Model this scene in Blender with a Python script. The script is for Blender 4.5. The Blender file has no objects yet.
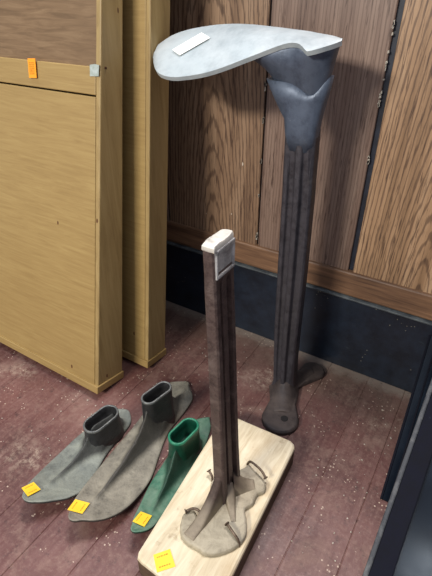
import bpy, bmesh, math, random
from mathutils import Vector, Matrix, noise
random.seed(7)
C = bpy.context.scene.collection
PI = math.pi

# ------------------------------------------------------------ materials
def srgb(r, g, b):
    f = lambda c: (c/255/12.92) if c/255 <= .04045 else ((c/255+.055)/1.055)**2.4
    return (f(r), f(g), f(b), 1)

class NM:
    def __init__(s, name, rough=.6, metal=0, spec=.5):
        s.m = bpy.data.materials.new(name); s.m.use_nodes = True
        s.t = s.m.node_tree; s.n = s.t.nodes; s.l = s.t.links
        s.b = s.n['Principled BSDF']
        s.b.inputs['Roughness'].default_value = rough
        s.b.inputs['Metallic'].default_value = metal
        s.b.inputs['Specular IOR Level'].default_value = spec
        s.geo = s.n.new('ShaderNodeNewGeometry')
        s.co = s.geo.outputs['Position']
    def obj_space(s):
        s.co = s.n.new('ShaderNodeTexCoord').outputs['Object']; return s
    def map(s, scale=(1,1,1), rot=(0,0,0), loc=(0,0,0), src=None):
        m = s.n.new('ShaderNodeMapping'); m.inputs['Scale'].default_value = scale
        m.inputs['Rotation'].default_value = rot; m.inputs['Location'].default_value = loc
        s.l.new(src or s.co, m.inputs['Vector']); return m.outputs[0]
    def noise(s, scale, detail=4, rough=.55, vec=None, dist=0):
        n = s.n.new('ShaderNodeTexNoise'); n.inputs['Scale'].default_value = scale
        n.inputs['Detail'].default_value = detail; n.inputs['Roughness'].default_value = rough
        n.inputs['Distortion'].default_value = dist
        s.l.new(vec or s.co, n.inputs['Vector']); return n.outputs['Fac']
    def voro(s, scale, vec=None, out='Distance'):
        n = s.n.new('ShaderNodeTexVoronoi'); n.inputs['Scale'].default_value = scale
        s.l.new(vec or s.co, n.inputs['Vector']); return n.outputs[out]
    def wave(s, scale, dist, detail, dscale, vec, direction='X', typ='BANDS'):
        n = s.n.new('ShaderNodeTexWave'); n.wave_type = typ
        if typ == 'BANDS': n.bands_direction = direction
        else: n.rings_direction = 'Y'
        n.inputs['Scale'].default_value = scale; n.inputs['Distortion'].default_value = dist
        n.inputs['Detail'].default_value = detail; n.inputs['Detail Scale'].default_value = dscale
        s.l.new(vec, n.inputs['Vector']); return n.outputs['Fac']
    def ramp(s, fac, stops, interp='LINEAR'):
        r = s.n.new('ShaderNodeValToRGB'); r.color_ramp.interpolation = interp
        e = r.color_ramp.elements
        while len(e) < len(stops): e.new(.5)
        for i, (p, c) in enumerate(stops):
            e[i].position = p; e[i].color = c if len(c) == 4 else (*c, 1)
        s.l.new(fac, r.inputs[0]); return r.outputs[0]
    def mix(s, fac, a, b, blend='MIX'):
        m = s.n.new('ShaderNodeMix'); m.data_type = 'RGBA'; m.blend_type = blend
        for sock, v in ((m.inputs[0], fac), (m.inputs[6], a), (m.inputs[7], b)):
            if hasattr(v, 'is_linked') or isinstance(v, bpy.types.NodeSocket): s.l.new(v, sock)
            else: sock.default_value = v
        return m.outputs[2]
    def math(s, op, a, b=0., c=0.):
        m = s.n.new('ShaderNodeMath'); m.operation = op
        for i, v in enumerate((a, b, c)):
            if isinstance(v, bpy.types.NodeSocket): s.l.new(v, m.inputs[i])
            else: m.inputs[i].default_value = v
        return m.outputs[0]
    def sep(s, v=None):
        n = s.n.new('ShaderNodeSeparateXYZ'); s.l.new(v or s.co, n.inputs[0]); return n.outputs
    def color(s, c):
        if isinstance(c, bpy.types.NodeSocket): s.l.new(c, s.b.inputs['Base Color'])
        else: s.b.inputs['Base Color'].default_value = c
        return s
    def roughness(s, c): s.l.new(c, s.b.inputs['Roughness']); return s
    def bump(s, h, strength=.3, dist=.001):
        n = s.n.new('ShaderNodeBump'); n.inputs['Strength'].default_value = strength
        n.inputs['Distance'].default_value = dist
        s.l.new(h, n.inputs['Height']); s.l.new(n.outputs[0], s.b.inputs['Normal']); return s

W = (1,1,1,1); K = (0,0,0,1)

def mat_floor():
    m = NM('painted_floor', .5, 0, .5)
    big = m.noise(5, 5, .6)
    base = m.ramp(big, [(.3, srgb(70,42,39)), (.5, srgb(93,58,54)), (.7, srgb(116,79,73))])
    stretch = m.map((60, 6, 1))
    st = m.noise(1, 6, .7, stretch)
    base = m.mix(m.ramp(st, [(.45, K), (.8, (.55,.55,.55,1))]), base, srgb(142,110,102))
    # worn and dusty patches
    d = m.noise(13, 8, .72, None, .6)
    base = m.mix(m.ramp(d, [(.52, K), (.72, (.6,.6,.6,1))]), base, srgb(150,124,110))
    # bare grime close to the baseboard
    y = m.sep()[1]
    n2 = m.noise(30, 5, .7)
    edge = m.math('ADD', y, m.math('MULTIPLY', m.math('SUBTRACT', n2, .5), .25))
    e = m.n.new('ShaderNodeMapRange'); e.inputs[1].default_value = .50; e.inputs[2].default_value = .68
    m.l.new(edge, e.inputs[0])
    base = m.mix(m.math('MULTIPLY', e.outputs[0], .55), base, srgb(112,98,86))
    st2 = m.n.new('ShaderNodeMapRange'); st2.inputs[1].default_value = .640; st2.inputs[2].default_value = .660
    m.l.new(m.math('ADD', y, m.math('MULTIPLY', m.math('SUBTRACT', m.noise(55, 4, .6), .5), .04)), st2.inputs[0])
    base = m.mix(m.math('MULTIPLY', st2.outputs[0], .6), base, srgb(146,136,124))
    pa = m.math('MULTIPLY', m.ramp(m.noise(6.5, 3, .5), [(.56, K), (.66, W)]), m.ramp(m.noise(95, 6, .8), [(.47, K), (.6, W)]))
    base = m.mix(m.math('MULTIPLY', pa, .6), base, srgb(176,158,140))
    # paint specks
    sp = m.voro(170); pick = m.noise(22, 3, .6)
    mask = m.math('MULTIPLY', m.math('LESS_THAN', sp, .2), m.math('GREATER_THAN', pick, .57))
    base = m.mix(m.math('MULTIPLY', mask, .7), base, srgb(205,185,165))
    gr = m.noise(160, 6, .8)
    base = m.mix(m.ramp(gr, [(.5, K), (.68, (.5,)*3)]), base, srgb(144,116,104))
    dk = m.noise(70, 8, .8)
    base = m.mix(m.ramp(dk, [(.55, K), (.68, (.7,.7,.7,1))]), base, srgb(44,30,29))
    m.color(base)
    m.roughness(m.ramp(d, [(.3, (.36,)*3), (.7, (.62,)*3)]))
    m.bump(m.noise(90, 6, .7), .35, .0012)
    return m.m

def mat_panel(name, seed, tone, streak, cathedral=None):
    m = NM(name, .42, 0, .45)
    v = m.map((1,1,1), (0,0,0), (seed*.37, 0, seed*.61))
    fine = m.noise(1, 5, .65, m.map((420, 60, 26), src=v), .4)
    med = m.noise(1, 4, .6, m.map((60, 20, 2.2), src=v), .3)
    # long rings: bands in x bent by slow noise of z (cathedral figure)
    sx = m.map((1, 1, .2), src=v)
    rings = m.wave(34 if cathedral else 60, 7 if cathedral else 3, 1.6, 1.6 if cathedral else 1.2, sx, 'X')
    if cathedral:   # nested pointed arches around a heart of the board
        cx, cz, rs = cathedral
        rings = m.wave(rs*1.35, 3.2, 3, 3.0, m.map((1, 0, .13), (0,0,0), (-cx, 0, -cz*.13)), typ='RINGS')
    base = m.ramp(med, [(.3, tone[0]), (.5, tone[1]), (.72, tone[2])])
    rk = m.ramp(rings, [(.05, W), (.32, K)])
    base = m.mix(m.math('MULTIPLY', rk, .6 if cathedral else .35), base, streak)
    pore = m.ramp(fine, [(.54, K), (.66, W)])
    base = m.mix(m.math('MULTIPLY', pore, .8), base, streak)
    scr = m.voro(60, m.map((1,1,.35))); pk = m.noise(12, 3)
    sc = m.math('MULTIPLY', m.math('LESS_THAN', scr, .07), m.math('GREATER_THAN', pk, .58))
    base = m.mix(sc, base, srgb(215,205,190))
    m.color(base); m.bump(fine, .25, .0006)
    return m.m

def mat_black_paint():
    m = NM('black_baseboard_paint', .38, 0, .5)
    n = m.noise(35, 6, .7)
    base = m.ramp(n, [(.35, srgb(14,21,32)), (.65, srgb(28,38,52))])
    sc = m.noise(1, 7, .75, m.map((40, 1, 160), (0,.3,0)))
    base = m.mix(m.ramp(sc, [(.62, K), (.72, (.45,)*3)]), base, srgb(74,86,92))
    sp = m.voro(140); pk = m.noise(18, 3)
    base = m.mix(m.math('MULTIPLY', m.math('LESS_THAN', sp, .12), m.math('GREATER_THAN', pk, .6)), base, srgb(140,135,120))
    m.color(base); m.bump(n, .2, .001); return m.m

def mat_rail():
    m = NM('brown_wood_rail', .5)
    g = m.noise(1, 6, .65, m.map((9, 40, 150)), .3)
    m.color(m.ramp(g, [(.3, srgb(78,56,42)), (.55, srgb(124,92,68)), (.75, srgb(146,112,84))]))
    m.bump(g, .2, .0006); return m.m

def mat_case(name, tones, grain=(14, 14, 120), rough=.5):
    m = NM(name, rough, 0, .4)
    w = m.noise(1, 6, .65, m.map(grain), .8)
    g = m.noise(5, 3, .5)
    base = m.ramp(w, [(.3, tones[0]), (.5, tones[1]), (.72, tones[2])])
    base = m.mix(m.ramp(g, [(.4, K), (.7, (.35,)*3)]), base, tones[0])
    sc = m.voro(28, m.map((1,1,.5))); pk = m.noise(9, 3)
    base = m.mix(m.math('MULTIPLY', m.math('LESS_THAN', sc, .055), m.math('GREATER_THAN', pk, .56)), base, srgb(95,62,36))
    m.color(base); m.bump(w, .25, .0005); return m.m

def mat_iron(name, dark, mid, dusty, amount, metal=.35, rough=.5, scale=40, bump=.5, bare_shade=None):
    m = NM(name, rough, metal, .5); m.obj_space()
    n = m.noise(scale*1.5, 10, .78); f = m.noise(scale*6, 4, .7)
    base = m.ramp(n, [(.32, dark), (.55, mid)])
    d = m.noise(scale*.45, 6, .7, None, .5)
    k = m.ramp(d, [(max(0,.66-amount*.5), K), (min(1,.86-amount*.4), (min(1,.35+amount),)*3)])
    base = m.mix(k, base, dusty)
    sp = m.ramp(f, [(.66, K), (.76, (.6,)*3)])
    base = m.mix(sp, base, dusty)
    if bare_shade:   # ridge coloured darker by relief height, for thinner dust and for shade
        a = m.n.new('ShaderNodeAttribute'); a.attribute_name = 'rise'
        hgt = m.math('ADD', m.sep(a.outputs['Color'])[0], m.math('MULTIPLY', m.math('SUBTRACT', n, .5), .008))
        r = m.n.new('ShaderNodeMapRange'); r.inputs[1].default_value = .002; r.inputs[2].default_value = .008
        m.l.new(hgt, r.inputs[0]); base = m.mix(m.math('MULTIPLY', r.outputs[0], .85), base, bare_shade)
    m.color(base); m.bump(f, bump, .0009)
    m.roughness(m.ramp(n, [(.3, (rough-.12,)*3), (.7, (rough+.15,)*3)]))
    return m.m

def mat_simple(name, c, rough=.6, metal=0, var=None, scale=60):
    m = NM(name, rough, metal); m.obj_space()
    if var: m.color(m.ramp(m.noise(scale, 5, .6), [(.35, c), (.65, var)]))
    else: m.color(c)
    return m.m

M = {}
M['floor'] = mat_floor()
M['baseboard'] = mat_black_paint()
M['cap'] = mat_simple('highlit_moulding', srgb(40,46,52), .42, 0, srgb(86,92,94), 50)  # paler than the baseboard, the moulding's highlight put into its colour
M['rail'] = mat_rail()
M['groove'] = mat_simple('groove_paint', srgb(20,24,34), .5, 0, srgb(34,40,54), 60)
M['chip'] = mat_simple('chipped_paint', srgb(190,182,168), .7, 0, srgb(150,140,126), 200)

def mesh_obj(name, bm, mat, parent=None, smooth=False, bevel=0, angle=35, seg=2):
    me = bpy.data.meshes.new(name)
    bmesh.ops.recalc_face_normals(bm, faces=bm.faces)
    bm.to_mesh(me); bm.free()
    o = bpy.data.objects.new(name, me); C.objects.link(o)
    for mm in (mat if isinstance(mat, (list, tuple)) else [mat]): me.materials.append(mm)
    if smooth:
        for p in me.polygons: p.use_smooth = True
    if bevel:
        b = o.modifiers.new('bevel', 'BEVEL'); b.width = bevel; b.segments = seg
        b.limit_method = 'ANGLE'; b.angle_limit = math.radians(angle)
        b.harden_normals = False
    if parent: o.parent = parent
    return o
def empty(name, loc=(0,0,0), rot=(0,0,0)):
    o = bpy.data.objects.new(name, None); C.objects.link(o)
    o.location = loc; o.rotation_euler = rot; o.empty_display_size = .02
    return o
def tag(o, label, cat, group=None):
    o['label'] = label; o['category'] = cat
    if group: o['group'] = group
    return o
def struct(o, label=None):
    o['kind'] = 'structure'
    if label: o['label'] = label
    return o
def box(bm, x0, x1, y0, y1, z0, z1, mi=0, M_=None):
    vs = [bm.verts.new((x, y, z)) for z in (z0, z1) for x, y in ((x0,y0),(x1,y0),(x1,y1),(x0,y1))]
    if M_: 
        for v in vs: v.co = M_ @ v.co
    for f in ((3,2,1,0),(4,5,6,7),(0,1,5,4),(1,2,6,5),(2,3,7,6),(3,0,4,7)):
        bm.faces.new([vs[i] for i in f]).material_index = mi
def spline(pts, n=6, closed=True):
    out = []; N = len(pts)
    rng = range(N) if closed else range(N-1)
    for i in rng:
        g = (lambda k: Vector(pts[k % N])) if closed else (lambda k: Vector(pts[min(max(k,0),N-1)]))
        p0, p1, p2, p3 = g(i-1), g(i), g(i+1), g(i+2)
        for j in range(n):
            t = j/n
            out.append(.5*((2*p1)+(p2-p0)*t+(2*p0-5*p1+4*p2-p3)*t*t+(3*p1-p0-3*p2+p3)*t**3))
    if not closed: out.append(Vector(pts[-1]))
    return out
def loft(bm, rings, cap0=True, cap1=True, mi=0):
    R = [[bm.verts.new(p) for p in r] for r in rings]
    n = len(R[0])
    for a, b in zip(R, R[1:]):
        for i in range(n):
            f = bm.faces.new((a[i], a[(i+1)%n], b[(i+1)%n], b[i])); f.material_index = mi
    if cap0: bm.faces.new(R[0][::-1]).material_index = mi
    if cap1: bm.faces.new(R[-1]).material_index = mi
    return R
def tube(bm, pts, r, n=8, mi=0):
    pts = [Vector(p) for p in pts]; rings = []
    for i, p in enumerate(pts):
        d = (pts[min(i+1,len(pts)-1)]-pts[max(i-1,0)]).normalized()
        u = d.orthogonal().normalized() if i == 0 else (u - d*u.dot(d)).normalized()
        v = d.cross(u); rr = r[i] if isinstance(r, (list,tuple)) else r
        rings.append([p+u*math.cos(a)*rr+v*math.sin(a)*rr for a in [2*PI*k/n for k in range(n)]])
    loft(bm, rings, mi=mi)

# ------------------------------------------------------------ setting
YW = .668
bm = bmesh.new()
gaps = [-1.6,-1.53,-1.46,-1.39,-1.32,-1.25,-1.18,-1.11,-1.04,-.97,-.90,-.835,-.77,-.702,-.635,-.567,-.50,-.433,-.366,-.297,-.226,-.154,-.082,-.018,.05,.12,.19,.26,.33,.40,.47,.54,.61,.68]
for a, b in zip(gaps, gaps[1:]):
    g = .00022
    box(bm, a+g, b-g, -.9, .69, -.02, random.uniform(-.0006, 0))
box(bm, gaps[0], gaps[-1], -.9, .69, -.03, -.0012)
floor = struct(mesh_obj('floor', bm, M['floor'], bevel=.0008, seg=1))

light_tone = (srgb(134,104,76), srgb(166,132,100), srgb(188,156,124))
mid_tone = (srgb(108,84,66), srgb(140,112,88), srgb(164,136,110))
red_tone = (srgb(100,80,70), srgb(126,103,90), srgb(148,125,110))
sk = srgb(62,42,34)
pm = [mat_panel('oak_panel_plain', 1, red_tone, sk), mat_panel('oak_panel_figured', 5, mid_tone, sk, (-.425,.10,40)),
      mat_panel('oak_panel_mid', 9, red_tone, sk), mat_panel('oak_panel_golden', 4, light_tone, sk, (-.045,.12,40))]
bm = bmesh.new()
edges = [-1.6,-1.35,-1.12,-.97,-.76,-.53,-.329,-.1535,.05,.30,.46,.68]
gw = {-.1535:.0042, -.329:.0016}
for i, (a, b) in enumerate(zip(edges, edges[1:])):
    mi = {-.53:1, -.329:2, -.1535:3, .05:2}.get(a, i % 4)
    box(bm, a+gw.get(a,.002), b-gw.get(b,.002), YW+.004, YW+.016, .19, 1.1, mi)
box(bm, -1.6, .68, YW+.010, YW+.03, -.03, 1.1, 4)
wall = struct(mesh_obj('wall_back', bm, pm+[M['groove']], bevel=.0012, seg=1))
# chipped pale paint along the grooves of the wall
bm = bmesh.new()
for gx, zs, hw in ((-.1535, [(.545,.036),(.50,.02),(.47,.01),(.39,.006)], .0042), (-.329, [(.475,.006),(.425,.004),(.36,.003),(.222,.006),(.30,.003)], .0016)):
    for z, h in zs:
        for k in range(7):
            zz = z+random.uniform(-h,h); w = random.uniform(.0006,.0018); hh = random.uniform(.001,.0035)
            x = gx-hw+random.uniform(-.0006,.0008)
            pts = [(x-w+random.uniform(-.0004,.0004), zz-hh), (x+w, zz-hh*.6), (x+w*.7, zz+hh), (x-w*.6, zz+hh*.7)]
            loft(bm, [[(p[0], YW+.0042-t, p[1]) for p in pts] for t in (0,.0008)])
o = mesh_obj('trim_3', bm, M['chip']); struct(o, 'pale paint chips along the panel grooves')

bm = bmesh.new(); box(bm, -1.6, .68, YW-.001, YW+.012, .1585, .204)
struct(mesh_obj('trim_1', bm, M['rail'], bevel=.003))
bm = bmesh.new(); box(bm, -1.6, .68, YW, YW+.012, 0, .1525)
struct(mesh_obj('baseboard_back', bm, M['baseboard'], bevel=.001))
bm = bmesh.new()
prof = [(YW+.01,.1525),(YW-.004,.1525),(YW-.006,.1545),(YW-.0055,.1568),(YW-.002,.1582),(YW+.01,.1585)]
loft(bm, [[(x, y, z) for y, z in prof] for x in (-1.6,.68)])
struct(mesh_obj('trim_2', bm, M['cap'], bevel=.0006))

# ------------------------------------------------------------ leaning wooden cases
M['case'] = mat_case('golden_wood', (srgb(148,121,74), srgb(160,133,83), srgb(170,144,92)), (14, 14, 210))
M['case_side'] = mat_case('golden_side', (srgb(140,116,74), srgb(162,137,90), srgb(174,150,102)), (90, 90, 8))
M['case_dark'] = mat_case('brown_panel', (srgb(100,78,54), srgb(122,97,70), srgb(138,113,84)), (16, 16, 170))
M['tape'] = mat_simple('pale_tape', srgb(176,186,182), .7, 0, srgb(150,160,150), 200)
M['screw'] = mat_simple('rusty_screw', srgb(70,40,28), .5, .5)

def case(name, P, alpha, width, depth, depth_top, height, two):
    """local frame: x along the face to the right edge (0), y depth (0 front .. depth rear), z up"""
    root = empty(name, P, (-alpha, 0, 0))
    s = .004
    x0 = -width
    # carcass: side boards, back, face; the case is shallower at the top
    for xa, xb in ((-s*2.2, 0), (x0, x0+s*2.2)):
        bm = bmesh.new()
        loft(bm, [[(xa,.0015,z),(xb,.0015,z),(xb,d,z),(xa,d,z)] for z, d in ((0,depth),(height,depth_top))])
        mesh_obj('side_board', bm, M['case_side'], root, bevel=.0016)
    bm = bmesh.new()
    loft(bm, [[(x0+.009,d-.006,z),(-.009,d-.006,z),(-.009,d-.001,z),(x0+.009,d-.001,z)] for z, d in ((.003,depth),(height-.003,depth_top))])
    mesh_obj('back_board', bm, M['case_dark'], root)
    bm = bmesh.new(); box(bm, x0+.009, -.009, .012, depth_top-.006, height-.016, height-.002)
    mesh_obj('top_board', bm, M['case_side'], root)
    if two:
        zl = two
        bm = bmesh.new(); box(bm, x0+.0005, -.0075, 0, .010, .012, zl-.0365)
        mesh_obj('front_panel', bm, M['case'], root, bevel=.0012)
        bm = bmesh.new(); box(bm, x0+.0005, -.0075, .0, .012, zl-.0345, zl)
        mesh_obj('rail', bm, M['case'], root, bevel=.0014)
        bm = bmesh.new(); box(bm, x0+.009, -.009, .006, .011, zl, height-.002)
        o = mesh_obj('upper_panel', bm, M['case_dark'], root); o['label'] = 'recessed greyish brown upper panel'
    else:
        bm = bmesh.new(); box(bm, x0+.0005, -.0068, 0, .010, .012, height)
        mesh_obj('front_panel', bm, M['case'], root, bevel=.0012)
    bm = bmesh.new()
    box(bm, x0-.002, .0026, -.0028, depth+.001, 0, .0145)
    o = mesh_obj('base_band', bm, M['case'], root, bevel=.0012)
    return root

a1 = math.radians(11.8)
c1 = case('wooden_case', (-.4695, .3655, .0130), a1, .42, .063, .038, .665, .5125)
tag(c1, 'pale wooden flat case with two-tone front and orange tag, leaning frontmost at left', 'case')
a2 = math.radians(7.9)
c2 = case('wooden_case', (-.4410, .466, .0075), a2, .40, .054, .036, 1.14, 0)
tag(c2, 'narrow pale wooden case leaning between the tagged case and the panelled wall', 'case')

M['yellow'] = mat_simple('yellow_paper', srgb(255,212,56), .6, 0, srgb(250,202,44), 50)
M['orange'] = mat_simple('orange_paper', srgb(255,160,30), .5)
M['ink'] = mat_simple('faded_ink', srgb(196,130,20), .6)
M['white_tag'] = mat_simple('white_paper', srgb(250,250,244), .5)

def sticker(parent, pts, mat, label, name='price_sticker', lines=0, lift=(0,0,.0006), thick=.0005):
    """pts: four corners in parent space, in order; lines: print strokes across"""
    bm = bmesh.new(); P = [Vector(p)+Vector(lift) for p in pts]
    n = (P[1]-P[0]).cross(P[2]-P[0]).normalized()
    if n.dot(Vector(lift)) < 0: n = -n
    grid = lambda u, v: P[0].lerp(P[1], u).lerp(P[3].lerp(P[2], u), v)
    loft(bm, [[p - n*thick for p in P], P])
    rnd = random.Random(3)
    for k in range(lines):
        v0 = .22+.56*k/max(1,lines-1) if lines > 1 else .5
        u = .16
        while u < .8:
            w = rnd.uniform(.04,.11)
            q = [grid(u,v0-.03), grid(u+w,v0-.03), grid(u+w,v0+.03), grid(u,v0+.03)]
            f = loft(bm, [[p+n*.00005 for p in q], [p+n*.00022 for p in q]], mi=1)
            u += w+rnd.uniform(.03,.06)
    o = mesh_obj(name, bm, [mat, M['ink']], parent); o['label'] = label
    return o

# tag hanging at the ledge of the front case
sticker(c1, [(-.1350,-.0022,.4890),(-.1190,-.0022,.4900),(-.1205,-.0022,.5150),(-.1365,-.0022,.5140)], M['orange'],
        'small orange price tag', lines=7, lift=(0,-.0006,0))
bm = bmesh.new()
loft(bm, [[(x, y, z) for x, z in ((-.0165,.5005),(-.0012,.5015),(-.0005,.5150),(-.0085,.5155),(-.017,.5140))] for y in (-.0004,-.0010)])
o = mesh_obj('tape', bm, M['tape'], c1); o['label'] = 'scrap of pale bluish tape at the ledge corner'
bm = bmesh.new(); tube(bm, [(.0003,.010,.5125),(.0016,.010,.5125),(.0018,.010,.5125)], [.0016,.0016,.001], 10)
mesh_obj('screw', bm, M['screw'], c1)

# ------------------------------------------------------------ shoe lasts
def interp(pts, y):
    if y <= pts[0][0]: return pts[0][1]
    for (a, xa), (b, xb) in zip(pts, pts[1:]):
        if y <= b:
            t = (y-a)/(b-a); t = t*t*(3-2*t)*.35+t*.65
            return xa+(xb-xa)*t
    return pts[-1][1]
def smooth_interp(pts, y):
    n = len(pts)
    if y <= pts[0][0]: return pts[0][1]
    if y >= pts[-1][0]: return pts[-1][1]
    for i in range(n-1):
        (a, p1), (b, p2) = pts[i], pts[i+1]
        if y <= b:
            h = b-a; t = (y-a)/h
            m1 = (p2-pts[i-1][1])/(b-pts[i-1][0])*h if i > 0 else (p2-p1)
            m2 = (pts[i+2][1]-p1)/(pts[i+2][0]-a)*h if i < n-2 else (p2-p1)
            return (2*t**3-3*t*t+1)*p1+(t**3-2*t*t+t)*m1+(-2*t**3+3*t*t)*p2+(t**3-t*t)*m2
def stadium(cx, cy, hl, hw, ang, n=40, r_sq=1.0):
    """elongated ring: half length hl along direction ang, half width hw"""
    out = []
    d = Vector((math.cos(ang), math.sin(ang))); e = Vector((-d.y, d.x)); L = hl-hw
    for k in range(n):
        a = 2*PI*(k+.5)/n
        p = d*(math.copysign(L, math.cos(a))+hw*math.cos(a))+e*hw*math.sin(a)
        out.append((cx+p.x, cy+p.y))
    return out
def seg_dist(x, y, cx, cy, hl, hw, ang):
    d = Vector((math.cos(ang), math.sin(ang))); L = max(hl-hw, 1e-5)
    v = Vector((x-cx, y-cy)); t = max(-L, min(L, v.dot(d)))
    return (v-d*t).length
def shoe_last(left, right, y0, y1, toe_z, sock, ridge, mats, label, tagpts, taglabel, wall_t=.0032, bend=0):
    """left/right: [(y,x)] outlines; sock=(cx,cy,hl,hw,ang,z); ridge=[(y,x,h,w)]"""
    ox, oy = sock[0], sock[1]
    yt, ym = y0, (y0+y1)/2
    def toe(x, y):
        u = max(0, min(1.1, (ym-y)/(ym-yt))); return x+.0125*u, y-.0055*u
    left = [toe(x, y)[::-1] for y, x in left]; right = [toe(x, y)[::-1] for y, x in right]
    ridge = [(toe(r[1], r[0])[1], toe(r[1], r[0])[0], r[2], r[3]) for r in ridge]
    tagpts = [toe(x, y) for x, y in tagpts]; y0 = toe(0, y0)[1]
    root = empty('shoe_last', (ox, oy, 0))
    L = y1-y0; NU, NV = 72, 44; t = .0055
    def spring(y):
        u = max(0, 1-(y-y0)/(L*.52)); return toe_z*u**1.7
    cx, cy, hl, hw, ang, zt = sock
    def ridge_h(x, y):
        h = 0
        rx = [(r[0], r[1]) for r in ridge]; rh = [(r[0], r[2]) for r in ridge]; rw = [(r[0], r[3]) for r in ridge]
        if ridge[0][0] <= y:
            xc, hh, ww = interp(rx, y), interp(rh, y), interp(rw, y)
            d = abs(x-xc)/ww
            h = hh*math.exp(-(d**1.25))
        sd = seg_dist(x, y, cx, cy, hl, hw, ang)-hw
        h2 = .020*math.exp(-max(sd,0)/.0052)
        return max(h, h2)+.25*min(h, h2)
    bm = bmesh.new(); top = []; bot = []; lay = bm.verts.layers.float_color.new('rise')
    for i in range(NU+1):
        th = PI*i/NU; y = y0+L*(1-math.cos(th))/2
        # rounded ends
        ur = (y-y0)/L
        e0 = min(1, ur/.10); e1 = min(1, (1-ur)/.075)
        k = math.sqrt(max(0, 1-(1-e0)**2))*math.sqrt(max(0, 1-(1-e1)**2)) if (e0 < 1 or e1 < 1) else 1
        xl, xr = smooth_interp(left, y), smooth_interp(right, y); xm = (xl+xr)/2; k = max(k, .05)
        xl, xr = xm+(xl-xm)*k, xm+(xr-xm)*k
        rt, rb = [], []
        for j in range(NV+1):
            v = j/NV; x = xl+(xr-xl)*v
            edge = min(v, 1-v)*(xr-xl)
            rr = .0015*(1-min(1, edge/.003))**2
            z = spring(y)
            dish = -.0012*math.exp(-((v-.5)/.3)**2)
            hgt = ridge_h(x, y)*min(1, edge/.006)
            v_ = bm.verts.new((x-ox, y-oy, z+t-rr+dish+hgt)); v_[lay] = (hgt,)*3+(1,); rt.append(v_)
            rb.append(bm.verts.new((x-ox, y-oy, z+.0004)))
        top.append(rt); bot.append(rb)
    for i in range(NU):
        for j in range(NV):
            f = bm.faces.new((top[i][j], top[i][j+1], top[i+1][j+1], top[i+1][j]))
            zc = f.calc_center_median(); yy = zc.y+oy
            bm.faces.new((bot[i][j], bot[i+1][j], bot[i+1][j+1], bot[i][j+1]))
        bm.faces.new((top[i][0], top[i+1][0], bot[i+1][0], bot[i][0]))
        bm.faces.new((top[i][NV], bot[i][NV], bot[i+1][NV], top[i+1][NV]))
    for i in (0, NU):
        for j in range(NV):
            f = (top[i][j], bot[i][j], bot[i][j+1], top[i][j+1]); bm.faces.new(f if i == 0 else f[::-1])
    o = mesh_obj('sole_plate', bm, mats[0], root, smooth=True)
    # socket, with a hollow
    bm = bmesh.new(); rings = []
    def ring(z, grow, shrink_front=0):
        return [(x-ox, y-oy, z+bend*(y-cy)) for x, y in stadium(cx, cy, hl+grow, hw+grow, ang)]
    H = zt
    for z, g in ((.005,.0035),(.018,.0022),(.030,.0006),(H-.012,-.0004),(H-.0035,.0000),(H-.0008,-.0002),(H,-.0010),
                 (H,-wall_t+.0010),(H-.001,-wall_t),(H-.012,-wall_t-.0004),(.02,-wall_t-.001)):
        rings.append(ring(z, g))
    loft(bm, rings)
    for f in bm.faces:
        f.normal_update()
        if f.calc_center_median().z > H-.0042: f.material_index = 1
    mesh_obj('socket', bm, [mats[1], mats[2]], root, smooth=True, bevel=0)
    P = [(x-ox, y-oy, spring(y)+t+.0006) for x, y in tagpts]
    sticker(root, P, M['yellow'], taglabel, lines=2)
    tag(root, label, 'shoe last', 'cast iron shoe lasts on the floor')
    return root

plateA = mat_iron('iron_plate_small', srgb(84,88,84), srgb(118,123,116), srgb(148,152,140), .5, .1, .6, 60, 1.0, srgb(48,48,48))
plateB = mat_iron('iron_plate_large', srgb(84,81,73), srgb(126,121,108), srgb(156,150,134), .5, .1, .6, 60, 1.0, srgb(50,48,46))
darkI = mat_iron('iron_socket_dark', srgb(32,32,34), srgb(54,54,55), srgb(110,110,104), .20, .35, .42, 50)
rimI = mat_iron('iron_rim_worn', srgb(78,80,80), srgb(108,110,108), srgb(140,142,136), .3, .4, .4, 60)
rimG = mat_iron('green_rim_worn', srgb(20,92,70), srgb(36,120,90), srgb(90,150,120), .3, .05, .35, 60)
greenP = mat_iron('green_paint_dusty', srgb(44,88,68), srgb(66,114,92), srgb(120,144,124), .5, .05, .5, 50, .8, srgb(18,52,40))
greenS = mat_iron('green_paint', srgb(8,54,40), srgb(16,70,52), srgb(56,102,82), .08, .05, .35, 34)
D = math.radians
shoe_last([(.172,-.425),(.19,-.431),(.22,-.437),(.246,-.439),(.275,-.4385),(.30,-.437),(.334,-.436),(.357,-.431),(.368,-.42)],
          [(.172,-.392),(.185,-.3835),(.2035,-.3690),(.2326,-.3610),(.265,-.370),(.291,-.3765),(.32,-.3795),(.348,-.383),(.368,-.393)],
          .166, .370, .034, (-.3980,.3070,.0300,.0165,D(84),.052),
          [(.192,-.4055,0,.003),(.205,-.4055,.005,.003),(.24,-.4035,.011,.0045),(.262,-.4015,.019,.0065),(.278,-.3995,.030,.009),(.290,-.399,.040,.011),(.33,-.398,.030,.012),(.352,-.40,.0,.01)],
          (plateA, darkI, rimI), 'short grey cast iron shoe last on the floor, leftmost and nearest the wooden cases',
          [(-.4277,.176),(-.4247,.1923),(-.4067,.1896),(-.4093,.172)], 'yellow price sticker at the toe')
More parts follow.
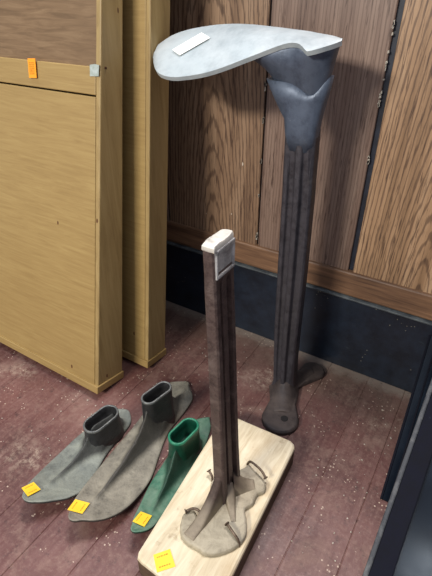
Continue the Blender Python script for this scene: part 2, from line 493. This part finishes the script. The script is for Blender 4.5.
shoe_last([(.187,-.353),(.205,-.358),(.2326,-.3645),(.27,-.3700),(.31,-.3735),(.349,-.3755),(.38,-.379),(.41,-.385),(.438,-.3895),(.46,-.385),(.474,-.372)],
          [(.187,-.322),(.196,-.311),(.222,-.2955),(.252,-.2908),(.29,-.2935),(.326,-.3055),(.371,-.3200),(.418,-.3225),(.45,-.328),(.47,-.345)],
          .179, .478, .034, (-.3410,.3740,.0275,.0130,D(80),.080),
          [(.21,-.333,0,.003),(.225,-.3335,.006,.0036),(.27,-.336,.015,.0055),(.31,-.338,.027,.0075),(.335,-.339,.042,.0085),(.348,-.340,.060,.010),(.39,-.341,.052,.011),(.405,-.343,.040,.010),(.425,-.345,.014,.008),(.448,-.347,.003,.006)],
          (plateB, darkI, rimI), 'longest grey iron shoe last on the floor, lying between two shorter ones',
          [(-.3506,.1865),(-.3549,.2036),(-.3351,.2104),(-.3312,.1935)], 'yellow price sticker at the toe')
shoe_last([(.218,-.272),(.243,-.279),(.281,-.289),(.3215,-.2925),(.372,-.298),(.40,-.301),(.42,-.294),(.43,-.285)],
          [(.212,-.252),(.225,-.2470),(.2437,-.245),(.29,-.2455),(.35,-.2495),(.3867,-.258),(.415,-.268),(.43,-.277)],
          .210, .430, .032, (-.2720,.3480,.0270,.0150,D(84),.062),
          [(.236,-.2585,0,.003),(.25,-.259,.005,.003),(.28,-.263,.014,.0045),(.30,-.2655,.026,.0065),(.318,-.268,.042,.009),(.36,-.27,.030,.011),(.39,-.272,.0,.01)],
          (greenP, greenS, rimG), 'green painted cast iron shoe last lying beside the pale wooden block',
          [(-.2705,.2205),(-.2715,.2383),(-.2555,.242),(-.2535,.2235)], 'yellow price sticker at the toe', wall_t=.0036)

# ------------------------------------------------------------ wooden block
def wood_block():
    m = NM('bleached_wood', .6, 0, .35)
    g = m.noise(1, 6, .65, m.map((110, 14, 14), (0,0,D(-2))), .6)
    base = m.ramp(g, [(.28, srgb(186,168,136)), (.5, srgb(212,198,168)), (.72, srgb(226,216,190))])
    st = m.noise(11, 5, .6)
    base = m.mix(m.ramp(st, [(.5, K), (.75, (.55,)*3)]), base, srgb(170,138,96))
    s2 = m.noise(60, 6, .7)
    base = m.mix(m.ramp(s2, [(.60, K), (.75, (.6,)*3)]), base, srgb(140,116,84))
    m.color(base); m.bump(g, .2, .0006); return m.m
def block_side():
    m = NM('grimy_shaded_block_side', .7, 0, .3)
    g = m.noise(1, 6, .7, m.map((60, 20, 160)), .4)
    base = m.ramp(g, [(.3, srgb(62,48,38)), (.6, srgb(98,78,60)), (.8, srgb(136,112,86))])  # sides darker than the top: dirt, with their shade put into the colour
    m.color(base); m.bump(g, .3, .001); return m.m
root = empty('wooden_block', (-.18,.31,0))
tag(root, 'pale bleached wooden block on the floor carrying the nailed-down short stand', 'block')
bo = [(-.2450,.4284),(-.2490,.4240),(-.2275,.1890),(-.2240,.1830),(-.2170,.1815),(-.1235,.1780),(-.1175,.1835),(-.1165,.1900),(-.1280,.4250),(-.1310,.4300),(-.1375,.4335)]
bm = bmesh.new()
rings = []
for z, g in ((0,.0),(.010,.0),(.033,0),(.0362,-.0008),(.038,-.003)):
    rings.append([(x+.18+(g if x > -.18 else -g)*(1), y-.31+(g if y > .3 else -g), z) for x, y in bo])
loft(bm, rings)
for f in bm.faces:
    f.normal_update()
    f.material_index = 0 if (f.calc_center_median().z > .0335) else 1
mesh_obj('block_body', bm, [wood_block(), block_side()], root)
sticker(root, [(-.2092+.18,.1953-.31,.038),(-.1966+.18,.2114-.31,.038),(-.1792+.18,.1988-.31,.038),(-.1934+.18,.1822-.31,.038)],
        M['yellow'], 'yellow price sticker on the near corner', lines=2)

# ------------------------------------------------------------ short cobbler stand (nailed to the block)
brown = mat_iron('brown_cast_iron', srgb(52,42,41), srgb(90,75,71), srgb(140,126,118), .30, .35, .48, 70, .8)
footm = mat_iron('dusty_foot_iron', srgb(112,102,86), srgb(152,142,122), srgb(180,170,148), .6, .05, .7, 110, .7)
paletop = mat_iron('worn_pale_iron', srgb(150,146,136), srgb(196,192,182), srgb(222,218,208), .6, .15, .5, 50, .3)
shiny = mat_iron('scuffed_head_iron', srgb(80,78,80), srgb(126,126,128), srgb(200,200,198), .6, .35, .4, 130, .5)
SB = Vector((-.170,.300,.038))
ss = empty('cobbler_stand', SB)
tag(ss, 'short rusty brown iron cobbler stand upright on the pale wooden block', 'stand', 'cobbler stands')
# foot plate
fo = [(-.2035,.2446),(-.2060,.2530),(-.2020,.2625),(-.1960,.2640),(-.1900,.2600),(-.1850,.2560),(-.1830,.2640),(-.1870,.2780),(-.1930,.2960),(-.2000,.3080),
      (-.1980,.3200),(-.1880,.3240),(-.1800,.3400),(-.1731,.3520),(-.1690,.3605),(-.1560,.3532),(-.1369,.3460),(-.1325,.3353),(-.1385,.3264),(-.1372,.3114),(-.1425,.3000),
      (-.1351,.2896),(-.1276,.2775),(-.1255,.2672),(-.1297,.2511),(-.1427,.2343),(-.1560,.2262),(-.1655,.2265),(-.1800,.2255),(-.1914,.2284),(-.2000,.2370)]
sp = spline(fo, 3)
bm = bmesh.new()
def inset(pts, d):
    n = len(pts); out = []
    for i in range(n):
        a, b = pts[i-1], pts[(i+1) % n]; t = (b-a).normalized(); nrm = Vector((t.y, -t.x))
        out.append(pts[i]+nrm*d)
    return out
# orientation check
area = sum(sp[i-1].x*sp[i].y-sp[i].x*sp[i-1].y for i in range(len(sp)))
sgn = 1 if area < 0 else -1
rings = []
for z, d in ((0,0),(.0045,0),(.0070,.0012),(.0082,.0032)):
    q = inset(sp, d*sgn)
    rings.append([(p.x-SB.x, p.y-SB.y, z) for p in q])
loft(bm, rings)
# webs rising from the lobes into the post
def web(bm, p_out, p_in, z_out, z_in, w_out, w_in, n=8):
    rr = []
    for i in range(n+1):
        t = i/n; p = Vector(p_out).lerp(Vector(p_in), t)
        z = z_out+(z_in-z_out)*(t**2.4); w = w_out+(w_in-w_out)*t
        d = (Vector(p_in)-Vector(p_out)).normalized(); e = Vector((-d.y, d.x))
        prof = [(-w*1.35,.004),(-w*1.02,.006+(z-.006)*.45),(-w*.92,.006+(z-.006)*.9),(-w*.5,z),(w*.5,z),(w*.92,.006+(z-.006)*.9),(w*1.02,.006+(z-.006)*.45),(w*1.35,.004)]
        rr.append([(p.x+e.x*a-SB.x, p.y+e.y*a-SB.y, b) for a, b in prof])
    loft(bm, rr)
f = mesh_obj('foot_plate', bm, footm, ss, smooth=True); f['label'] = 'dusty grey clawed foot plate'
m_ = f.modifiers.new('b', 'BEVEL'); m_.width = .0008; m_.segments = 2; m_.limit_method = 'ANGLE'
def web_mat():
    m = NM('post_root_iron', .6, .25); m.obj_space()
    n = m.noise(90, 7, .7); z = m.math('ADD', m.sep()[2], m.math('MULTIPLY', m.math('SUBTRACT', n, .5), .02))
    r = m.n.new('ShaderNodeMapRange'); r.inputs[1].default_value = .012; r.inputs[2].default_value = .034; m.l.new(z, r.inputs[0])
    m.color(m.mix(r.outputs[0], m.ramp(n, [(.3, srgb(116,104,88)), (.7, srgb(152,140,120))]), m.ramp(n, [(.3, srgb(58,46,42)), (.7, srgb(96,80,72))])))
    m.bump(n, .4, .0008); return m.m
bm = bmesh.new()
web(bm, (-.183,.231), (-.1765,.300), .0095, .080, .0080, .0058, 14)
web(bm, (-.146,.276), (-.172,.308), .0088, .030, .0035, .0075)
web(bm, (-.148,.336), (-.172,.318), .0088, .036, .008, .013)
web(bm, (-.194,.314), (-.180,.310), .0088, .026, .006, .009)
o = mesh_obj('root_flare', bm, web_mat(), ss, smooth=True)
m_ = o.modifiers.new('b', 'BEVEL'); m_.width = .0012; m_.segments = 2; m_.limit_method = 'ANGLE'
# post: section in x (width .0145) and y (depth .038), two grooves on the +x face, also on -x face
def post_section(cx, cy, wx, wy, g, slant=0):
    hx, hy = wx/2, wy/2
    s = [(-hx,-hy+.002),(-hx+.002,-hy),(hx-.002,-hy),(hx,-hy+.002),
         (hx,-hy*.58),(hx-g,-hy*.54),(hx-g,-hy*.26),(hx-g*.3,-hy*.22),(hx-g*.3,hy*.20),(hx-g,hy*.24),(hx-g,hy*.56),(hx,hy*.60),
         (hx,hy-.002),(hx-.002,hy),(-hx+.002,hy),(-hx,hy-.002),
         (-hx,hy*.52),(-hx+g,hy*.40),(-hx+g,-hy*.40),(-hx,-hy*.52)]
    return [(cx+a, cy+b) for a, b in s]
bm = bmesh.new(); rings = []
for z, cx, cy, wx, wy, g in ((.045,-.1750,.3110,.0165,.044,.0060),(.07,-.1765,.3110,.0160,.043,.0062),(.12,-.1785,.3105,.0152,.0405,.0062),
                          (.20,-.1815,.3095,.0148,.0385,.0060),(.29,-.1845,.3085,.0142,.037,.0056),(.368,-.1870,.3066,.0134,.0352,.005),(.374,-.1871,.3066,.0133,.0350,.0030),
                          (.379,-.1872,.3065,.0132,.035,.0005),(.384,-.1873,.3064,.0130,.0348,.0),(.412,-.1882,.3050,.0122,.034,0)):
    rings.append([(x-SB.x, y-SB.y, z-SB.z) for x, y in post_section(cx, cy, wx, wy, g)])
loft(bm, rings)
mesh_obj('post', bm, brown, ss, bevel=.0008)
# head cap with pocketed cheeks
bm = bmesh.new()
# raised rim of the square pocket on the visible side
xs = (-.1815,-.1795)
for y0, y1, z0, z1 in ((.2905,.2935,.383,.412),(.3195,.3225,.383,.409),(.2905,.3225,.3815,.3855),(.2905,.3225,.4060,.412)):
    box(bm, xs[0]-.001, xs[1], y0, y1, z0, z1)
box(bm, -.186, -.1810, .2900, .3220, .384, .411)
h = mesh_obj('head', bm, shiny, ss, bevel=.0014, seg=2); h.location = (-SB.x,-SB.y,-SB.z)
bm = bmesh.new(); rings = []
co = [(-.1950,.2885),(-.1935,.2868),(-.1815,.2868),(-.1790,.2890),(-.1790,.3100),(-.1800,.3225),(-.1840,.3245),(-.1900,.3235),(-.1945,.3190),(-.1955,.3060)]
sp2 = spline(co, 3)
for z, k in ((.4105,.93),(.4120,.96),(.4150,.95),(.4168,.86)):
    rings.append([((-.1872+(p.x+.187)*k*.86)-SB.x, (.3055+(p.y-.3055)*k)-SB.y, z-SB.z+(.0012 if (.300 > p.y > .290 or p.y > .316) and z > .415 else 0)) for p in sp2])
loft(bm, rings)
t_ = mesh_obj('top_face', bm, paletop, ss, smooth=True, bevel=.0010); t_['label'] = 'worn pale top face'

# nails holding the foot
M['nail'] = mat_simple('rusty_nail', srgb(78,62,50), .5, .5, srgb(120,104,88), 300)
def nail(pts, head, label):
    P = [Vector(p) for p in pts]; base = Vector((P[0].x, P[0].y, .038))
    r_ = empty('bent_nail', base)
    bm = bmesh.new(); q = spline([p-base for p in P], 4, False)
    tube(bm, q, .0017, 8)
    mesh_obj('shank', bm, M['nail'], r_, smooth=True)
    bm = bmesh.new(); d = (P[-1]-P[-2]).normalized(); e = P[-1]-base
    tube(bm, [e-d*.0004, e, e+d*.0010, e+d*.0012], [.0022,.0034,.0034,.0022], 12)
    mesh_obj('nail_head', bm, M['nail'], r_, smooth=False)
    tag(r_, label, 'nail', 'bent nails holding the short stand')
nail([(-.1745,.3625,.034),(-.1700,.3625,.047),(-.1600,.3600,.0500),(-.1480,.3560,.0500),(-.1400,.3510,.0480)], 1, 'straight rusty nail crossing the far right lobe of the foot plate')
nail([(-.1800,.2535,.040),(-.1815,.2560,.0500),(-.1880,.2625,.0525),(-.1970,.2615,.0515),(-.2030,.2545,.0500)], 1, 'hooked rusty nail curling over the left lobe of the foot plate')
nail([(-.1275,.2580,.036),(-.1300,.2590,.0475),(-.1390,.2620,.0520),(-.1500,.2670,.0520)], 1, 'thick rusty nail lying over the near right lobe of the foot plate')
nail([(-.2015,.3140,.036),(-.2030,.3160,.0450),(-.2100,.3195,.0480)], 1, 'small nail by the left edge of the post foot')

# ------------------------------------------------------------ tall cobbler stand
TB = Vector((-.212,.560,0))
blue = mat_iron('blue_grey_cast_iron', srgb(44,42,46), srgb(68,65,70), srgb(108,102,100), .14, .35, .45, 50, .6)
lastm = mat_iron('blue_grey_last_iron', srgb(62,70,84), srgb(88,98,114), srgb(128,136,148), .14, .35, .45, 26, .3)
basem = mat_iron('dusty_base_iron', srgb(46,40,40), srgb(70,61,58), srgb(98,86,80), .4, .15, .55, 40, .5)
silver = mat_iron('silver_painted_sole', srgb(150,161,166), srgb(174,184,187), srgb(196,203,204), .5, .15, .45, 20, .12)
ts = empty('cobbler_stand', TB)
tag(ts, 'tall dark iron cobbler stand on the floor against the black baseboard', 'stand', 'cobbler stands')
def P_(x, y, z): return (x-TB.x, y-TB.y, z)
# base: three rounded lobes with webs
def lobe(bm, cx, cy, r, hx, hy, w, z=.009):
    """rounded pad joined by a neck to the hub at (hx,hy)"""
    d = Vector((cx-hx, cy-hy)).normalized(); e = Vector((-d.y, d.x)); pts = []
    for k in range(13):
        a = -PI*.62+PI*1.24*k/12
        p = Vector((cx, cy))+d*r*math.cos(a)+e*r*math.sin(a); pts.append(p)
    pts = [Vector((hx,hy))-e*w]+[Vector((hx,hy)).lerp(Vector((cx,cy)), .45)-e*w*.9]+pts+[Vector((hx,hy)).lerp(Vector((cx,cy)), .45)+e*w*.9]+[Vector((hx,hy))+e*w]
    c = sum(pts, Vector((0,0)))/len(pts)
    loft(bm, [[P_(*(c+(p-c)*k), zz) for p in pts] for zz, k in ((0,1),(z*.6,1),(z,.90))])
bm = bmesh.new()
hx, hy = -.200, .552
for cx, cy, r, w in ((-.1760,.624,.022,.014), (-.1790,.489,.031,.025)):
    lobe(bm, cx, cy, r, hx, hy, w)
def web2(bm, o, i, zo, zi, wo, wi):
    rr = []
    for k in range(9):
        t = k/8; p = Vector(o).lerp(Vector(i), t); z = zo+(zi-zo)*t**1.9; w = wo+(wi-wo)*t
        d = (Vector(i)-Vector(o)).normalized(); e = Vector((-d.y, d.x))
        rr.append([P_(*(p+e*a), b) for a, b in ((-w*1.7,.006),(-w,z*.45+.004),(-w*.55,z*.9),(0,z),(w*.55,z*.9),(w,z*.45+.004),(w*1.7,.006))])
    loft(bm, rr)
web2(bm, (-.181,.500), (-.203,.556), .013, .036, .012, .016)
web2(bm, (-.178,.620), (-.203,.565), .012, .040, .008, .012)
b_ = mesh_obj('base', bm, basem, ts, smooth=True); b_['label'] = 'dusty lobed base with a bolt hole'
m_ = b_.modifiers.new('b', 'BEVEL'); m_.width = .0012; m_.segments = 2; m_.limit_method = 'ANGLE'
bm = bmesh.new(); tube(bm, [P_(-.172,.489,.0088),P_(-.172,.489,.0100)], .006, 14)
o = mesh_obj('bolt_hole', bm, mat_simple('hole_black', srgb(22,18,18), .8), ts)
# column: ribbed section
def col_section(cx, cy, wx, wy, g):
    hx, hy = wx/2, wy/2
    s = [(-hx,-hy*.5),(-hx*.88,-hy*.78),(-hx*.62,-hy*.80),(-hx*.50,-hy*.80+g),(-hx*.18,-hy*.80+g),(-hx*.05,-hy),(hx*.30,-hy),(hx*.42,-hy*.8+g),(hx*.70,-hy*.8+g),(hx*.84,-hy*.6),(hx,-hy*.4),
         (hx,hy*.5),(hx*.6,hy),(-hx*.6,hy),(-hx,hy*.5)]
    return [P_(cx+a, cy+b, 0)[:2] for a, b in s]
bm = bmesh.new(); rings = []
for z, cx, wx, wy, g in ((.007,-.2045,.041,.050,.001),(.022,-.2050,.037,.042,.002),(.07,-.2085,.0380,.036,.0035),(.12,-.2105,.0400,.034,.004),(.25,-.2135,.0425,.034,.004),
                      (.36,-.2165,.0420,.034,.004),(.39,-.2178,.0418,.034,.003),(.425,-.2190,.0415,.034,.0004),(.452,-.2200,.0420,.032,.0)):
    rings.append([(x, y, z) for x, y in col_section(cx, .563, wx, wy, g)])
loft(bm, rings)
mesh_obj('column', bm, blue, ts, bevel=.0015)
# flared head
def ell(cx, cy, hx, hy, n=32, p=2.6):
    out = []
    for k in range(n):
        a = 2*PI*k/n; c, s = math.cos(a), math.sin(a)
        out.append((cx+hx*math.copysign(abs(c)**(2/p), c), cy+hy*math.copysign(abs(s)**(2/p), s)))
    return out
bm = bmesh.new(); rings = []
for z, xl, xr, hy, dip in ((.425,-.2370,-.2010,.0120,0),(.445,-.2412,-.1985,.0160,0),(.462,-.2435,-.1970,.0172,0),(.475,-.2530,-.1950,.0175,0),(.488,-.2620,-.1920,.0185,.2),(.502,-.2720,-.1885,.0195,1)):
    pts = ell((xl+xr)/2, .560, (xr-xl)/2, hy)
    rg = []
    for x, y in pts:
        zz = z
        if dip:
            # saddle shaped rim: dips at x=-.208, rises on the right
            t = (x+.208)/.013
            zz = z+dip*(.0045-.013*math.exp(-t*t)+max(0, (x+.200))*.9)
        rg.append(P_(x, y, zz))
    rings.append(rg)
outer = rings[-1]
c = Vector(P_(-.226,.560,0))
rings.append([(c.x+(p[0]-c.x)*.93, c.y+(p[1]-c.y)*.86, p[2]+.0006) for p in outer])
rings.append([(c.x+(p[0]-c.x)*.90, c.y+(p[1]-c.y)*.80, p[2]-.012) for p in outer])
loft(bm, rings)
mesh_obj('flared_head', bm, lastm, ts, smooth=True)

# ------------------------------------------------------------ the last on top of the tall stand
sl = empty('shoe_last', (-.215,.560,.500))
tag(sl, 'large shoe last with silver painted sole mounted on top of the tall stand', 'shoe last')
OX = Vector((-.215,.560,.500))
near = [(-.4395,.5435,.5225),(-.4330,.5350,.5165),(-.4230,.5240,.5105),(-.4080,.5125,.5058),(-.3840,.5080,.5040),(-.3660,.5075,.5070),(-.3420,.5070,.5110),(-.3200,.5080,.5170),(-.2990,.5110,.5245),(-.2780,.5160,.5330),(-.2600,.5220,.5400),(-.2440,.5260,.5465),
        (-.2330,.5270,.5495),(-.2240,.5260,.5500),(-.2165,.5220,.5490),(-.2110,.5180,.5455),(-.2060,.5150,.5435),(-.1980,.5160,.5450),(-.1900,.5210,.5480),(-.1830,.5290,.5500),(-.1775,.5400,.5530)]
far = [(-.4415,.5490,.5275),(-.4390,.5450,.5260),(-.4400,.5560,.5350),(-.4330,.5660,.5420),(-.4230,.5730,.5480),(-.4070,.5790,.5530),(-.3850,.5830,.5570),(-.3600,.5840,.5605),(-.3380,.5830,.5620),(-.3150,.5800,.5625),(-.2950,.5770,.5620),(-.2770,.5750,.5610),
       (-.2630,.5740,.5605),(-.2500,.5730,.5595),(-.2400,.5720,.5590),(-.2300,.5710,.5585),(-.2210,.5700,.5575),(-.2110,.5680,.5565),(-.2000,.5640,.5560),(-.1890,.5580,.5550),(-.1790,.5470,.5540)]
bm = bmesh.new(); NV = 12; top = []
for a, b in zip(near, far):
    a, b = Vector(a), Vector(b); row = []
    for j in range(NV+1):
        v = j/NV; p = a.lerp(b, v)
        p.z += .004*math.sin(PI*v)*(1 if a.x < -.25 else .3)*(.3 if a.x < -.43 else 1)
        row.append(p-OX)
    top.append(row)
TV = [[bm.verts.new(p) for p in r] for r in top]
BV = [[bm.verts.new(p+Vector((.0,.0030*(1-2*j/NV),-.0050))) for j, p in enumerate(r)] for r in top]
n = len(TV)
for i in range(n-1):
    for j in range(NV):
        bm.faces.new((TV[i][j],TV[i+1][j],TV[i+1][j+1],TV[i][j+1]))
        bm.faces.new((BV[i][j],BV[i][j+1],BV[i+1][j+1],BV[i+1][j]))
    bm.faces.new((TV[i][0],BV[i][0],BV[i+1][0],TV[i+1][0])); bm.faces.new((TV[i][NV],TV[i+1][NV],BV[i+1][NV],BV[i][NV]))
for i in (0, n-1):
    for j in range(NV): bm.faces.new((TV[i][j],TV[i][j+1],BV[i][j+1],BV[i][j]))
o = mesh_obj('sole', bm, silver, sl, smooth=True, bevel=0)
o['label'] = 'silver painted foot-shaped sole'
m_ = o.modifiers.new('b', 'BEVEL'); m_.width = .0016; m_.segments = 3; m_.limit_method = 'ANGLE'; m_.angle_limit = D(40)
m_ = o.modifiers.new('s', 'SUBSURF'); m_.levels = 1; m_.render_levels = 1
def sole_z(px, py, edge=False):
    def at(L):
        if px <= L[0][0]: return Vector(L[0])
        for p, q in zip(L, L[1:]):
            if px <= q[0] and q[0] > p[0]:
                return Vector(p).lerp(Vector(q), max(0, min(1, (px-p[0])/(q[0]-p[0]))))
        return Vector(L[-1])
    a_, b_ = at(near), at(far)
    if edge: return a_.y
    v = max(0, min(1, (py-a_.y)/max(1e-4, b_.y-a_.y)))
    return a_.lerp(b_, v).z-.0025
# body below the sole: follows the sole above, narrows down into the stand
bm = bmesh.new(); rings = []
for k in range(12):
    t = k/11
    # top outline spans x -.297 .. -.181 and bottom spans -.247 .. -.196
    e = t**.85
    xl = -.322+(.322-.253)*min(1, t**.55); xr = -.1815+(-.1955+.1815)*t
    hy = .027-.0125*t
    yc = .548+.012*t
    rg = []
    for x, y in ell((xl+xr)/2, yc, (xr-xl)/2, hy, 40, 2.3):
        y = max(y, (sole_z(x, y, True)+.0045)*(1-t)+(y)*t) if t < .5 else y
        ztop = sole_z(x, y)-.0012
        zb = .496-.012*math.exp(-((x+.209)/.016)**2)
        rg.append((x-OX.x, y-OX.y, ztop*(1-t)+zb*t-OX.z))
    rings.append(rg)
loft(bm, rings)
mesh_obj('last_body', bm, lastm, sl, smooth=True)
def on_sole(px, v):
    for i in range(len(near)-1):
        a0, a1, b0, b1 = map(Vector, (near[i], near[i+1], far[i], far[i+1]))
        p0, p1 = a0.lerp(b0, v), a1.lerp(b1, v)
        if p0.x <= px <= p1.x:
            t = (px-p0.x)/(p1.x-p0.x); p = p0.lerp(p1, t); p.z += .004*math.sin(PI*v)+.0016; return p-OX
    return Vector((px,.55,.54))-OX
sticker(sl, [on_sole(-.404,.50), on_sole(-.374,.77), on_sole(-.353,.60), on_sole(-.386,.35)], M['white_tag'], 'blank white paper sticker on the sole', name='paper_sticker', lift=(0,-.0004,.0008))

# ------------------------------------------------------------ dark frames leaning at the right
M['frame'] = mat_iron('black_frame_wood', srgb(10,11,18), srgb(19,20,30), srgb(40,42,52), .06, 0, .85, 20, .2)
M['frame'].node_tree.nodes['Principled BSDF'].inputs['Specular IOR Level'].default_value = .15
M['edge'] = mat_iron('worn_grey_edge', srgb(30,32,38), srgb(56,58,62), srgb(116,116,114), .3, 0, .6, 70, .4)
def glossy():
    m = NM('dark_glossy_sheet', .22, 0, .5); m.obj_space()
    n = m.noise(9, 5, .6); s = m.noise(1, 6, .7, m.map((90, 12, 1)))
    base = m.ramp(n, [(.35, srgb(6,10,18)), (.65, srgb(14,24,36))])
    base = m.mix(m.ramp(s, [(.6, K), (.75, (.2,)*3)]), base, srgb(50,66,78))
    m.color(base); m.roughness(m.ramp(n, [(.3, (.12,)*3), (.7, (.24,)*3)])); return m.m
M['sheet'] = glossy()
al = math.atan(.5)
fr = empty('picture_frame', (.0055,.150,.0005), (al, 0, D(-.9)))
tag(fr, 'large black frame with a worn grey edge leaning at the lower right', 'frame')
Lf = .565; Wf = .42
bm = bmesh.new()
bo_ = .027
box(bm, .0055, bo_, 0, Lf, .004, .016); box(bm, Wf-bo_, Wf, 0, Lf, .004, .016)
box(bm, bo_, Wf-bo_, 0, bo_, .004, .016); box(bm, bo_, Wf-bo_, Lf-bo_, Lf, .004, .016)
mesh_obj('frame_rails', bm, M['frame'], fr, bevel=.0015)
bm = bmesh.new(); box(bm, 0, .0055, 0, Lf, .0035, .0165)
o = mesh_obj('edge_strip', bm, M['edge'], fr, bevel=.0015); o['label'] = 'worn grey edge strip'
bm = bmesh.new(); box(bm, .015, Wf-.01, .01, Lf-.01, .006, .008)
o = mesh_obj('picture_glass', bm, M['sheet'], fr); o['label'] = 'dark glossy sheet inside the frame'

al2 = math.atan(.61)
f2 = empty('framed_panel', (-.0005,.437,.0008), (al2, 0, D(2.4)))
tag(f2, 'thin dark glossy panel propped on the baseboard behind the black frame', 'panel')
L2 = .262
bm = bmesh.new(); box(bm, .003, .30, 0, L2, -.004, .0)
mesh_obj('panel_sheet', bm, M['sheet'], f2, bevel=.0006)
bm = bmesh.new(); box(bm, 0, .003, 0, L2, -.005, .0012); box(bm, .012, .0145, 0, L2, .0, .0022)
mesh_obj('edge_bead', bm, M['frame'], f2, bevel=.0006)

# ------------------------------------------------------------ crumbs of paint on the floor (uncountable)
bm = bmesh.new(); rnd = random.Random(21)
cl = [(-.155,.45,.03),(-.06,.42,.035),(-.03,.50,.03),(-.05,.35,.04),(-.455,.34,.015),(-.445,.385,.02),(-.42,.42,.02),(-.53,.33,.05),(-.30,.50,.02),(-.36,.52,.03),(-.60,.25,.06),(-.45,.27,.03),(-.07,.58,.05),(-.33,.60,.05)]
for cx, cy, s in cl:
    for k in range(12):
        x, y = rnd.gauss(cx, s), rnd.gauss(cy, s)
        if x > -.005 or y > .655: continue
        r = rnd.uniform(.0004, .0015); a0 = rnd.random()*6
        pts = [(x+r*rnd.uniform(.5,1.2)*math.cos(a0+a), y+r*rnd.uniform(.5,1.2)*math.sin(a0+a)) for a in (0,1.3,2.6,3.9,5.2)]
        loft(bm, [[(p[0],p[1],.0001) for p in pts], [(p[0],p[1],.0008) for p in pts]])
o = mesh_obj('paint_flakes', bm, M['chip']); tag(o, 'pale paint flakes and crumbs scattered over the maroon floorboards', 'debris'); o['kind'] = 'stuff'

# ------------------------------------------------------------ camera
cam = bpy.data.cameras.new('camera'); co_ = bpy.data.objects.new('camera', cam); C.objects.link(co_)
bpy.context.scene.camera = co_
th, ps = D(33.4), D(31.9)
co_.location = (0, 0, .6)
F = Vector((-math.sin(ps)*math.cos(th), math.cos(ps)*math.cos(th), -math.sin(th)))
co_.rotation_euler = F.to_track_quat('-Z', 'Y').to_euler()
cam.sensor_fit = 'VERTICAL'; cam.sensor_height = 24; cam.lens = 455/576*24
cam.clip_start = .01

# ------------------------------------------------------------ light
w = bpy.data.worlds.new('world'); bpy.context.scene.world = w; w.use_nodes = True
bg = w.node_tree.nodes['Background']; bg.inputs[0].default_value = (.80,.86,1.0,1); bg.inputs[1].default_value = .42
def area(name, loc, target, size, size_y, power, color):
    l = bpy.data.lights.new(name, 'AREA'); l.shape = 'RECTANGLE'; l.size = size; l.size_y = size_y
    l.energy = power; l.color = color
    o = bpy.data.objects.new(name, l); C.objects.link(o); o.location = loc
    o.rotation_euler = (Vector(target)-Vector(loc)).to_track_quat('-Z', 'Y').to_euler()
    return o
area('window_light', (-.62,-1.30,1.30), (-.3,.5,.3), .50, .20, 38, (1.0,.95,.86))
area('ceiling_light', (-.25,.85,2.2), (-.25,.3,0), .7, .22, 36, (1.0,.94,.94))
area('cool_fill_light', (-.9,.1,2.0), (-.3,.62,.6), .8, .5, 7, (.66,.80,1.0))  # cool fill added out of view for the upper parts, not a doorway

bl = bpy.data.lights.new('highlight_lamp', 'AREA'); bl.shape = 'DISK'; bl.size = .22; bl.energy = 1.1; bl.color = (.8,.9,1)  # unseen lamp added to put a highlight on the glossy sheet
bo2 = bpy.data.objects.new('highlight_lamp', bl); C.objects.link(bo2); bo2.location = (.27,-.49,2.12)
sc = bpy.context.scene
sc.view_settings.view_transform = 'Standard'; sc.view_settings.look = 'None'
sc.view_settings.gamma = 1; sc.view_settings.exposure = 0.03
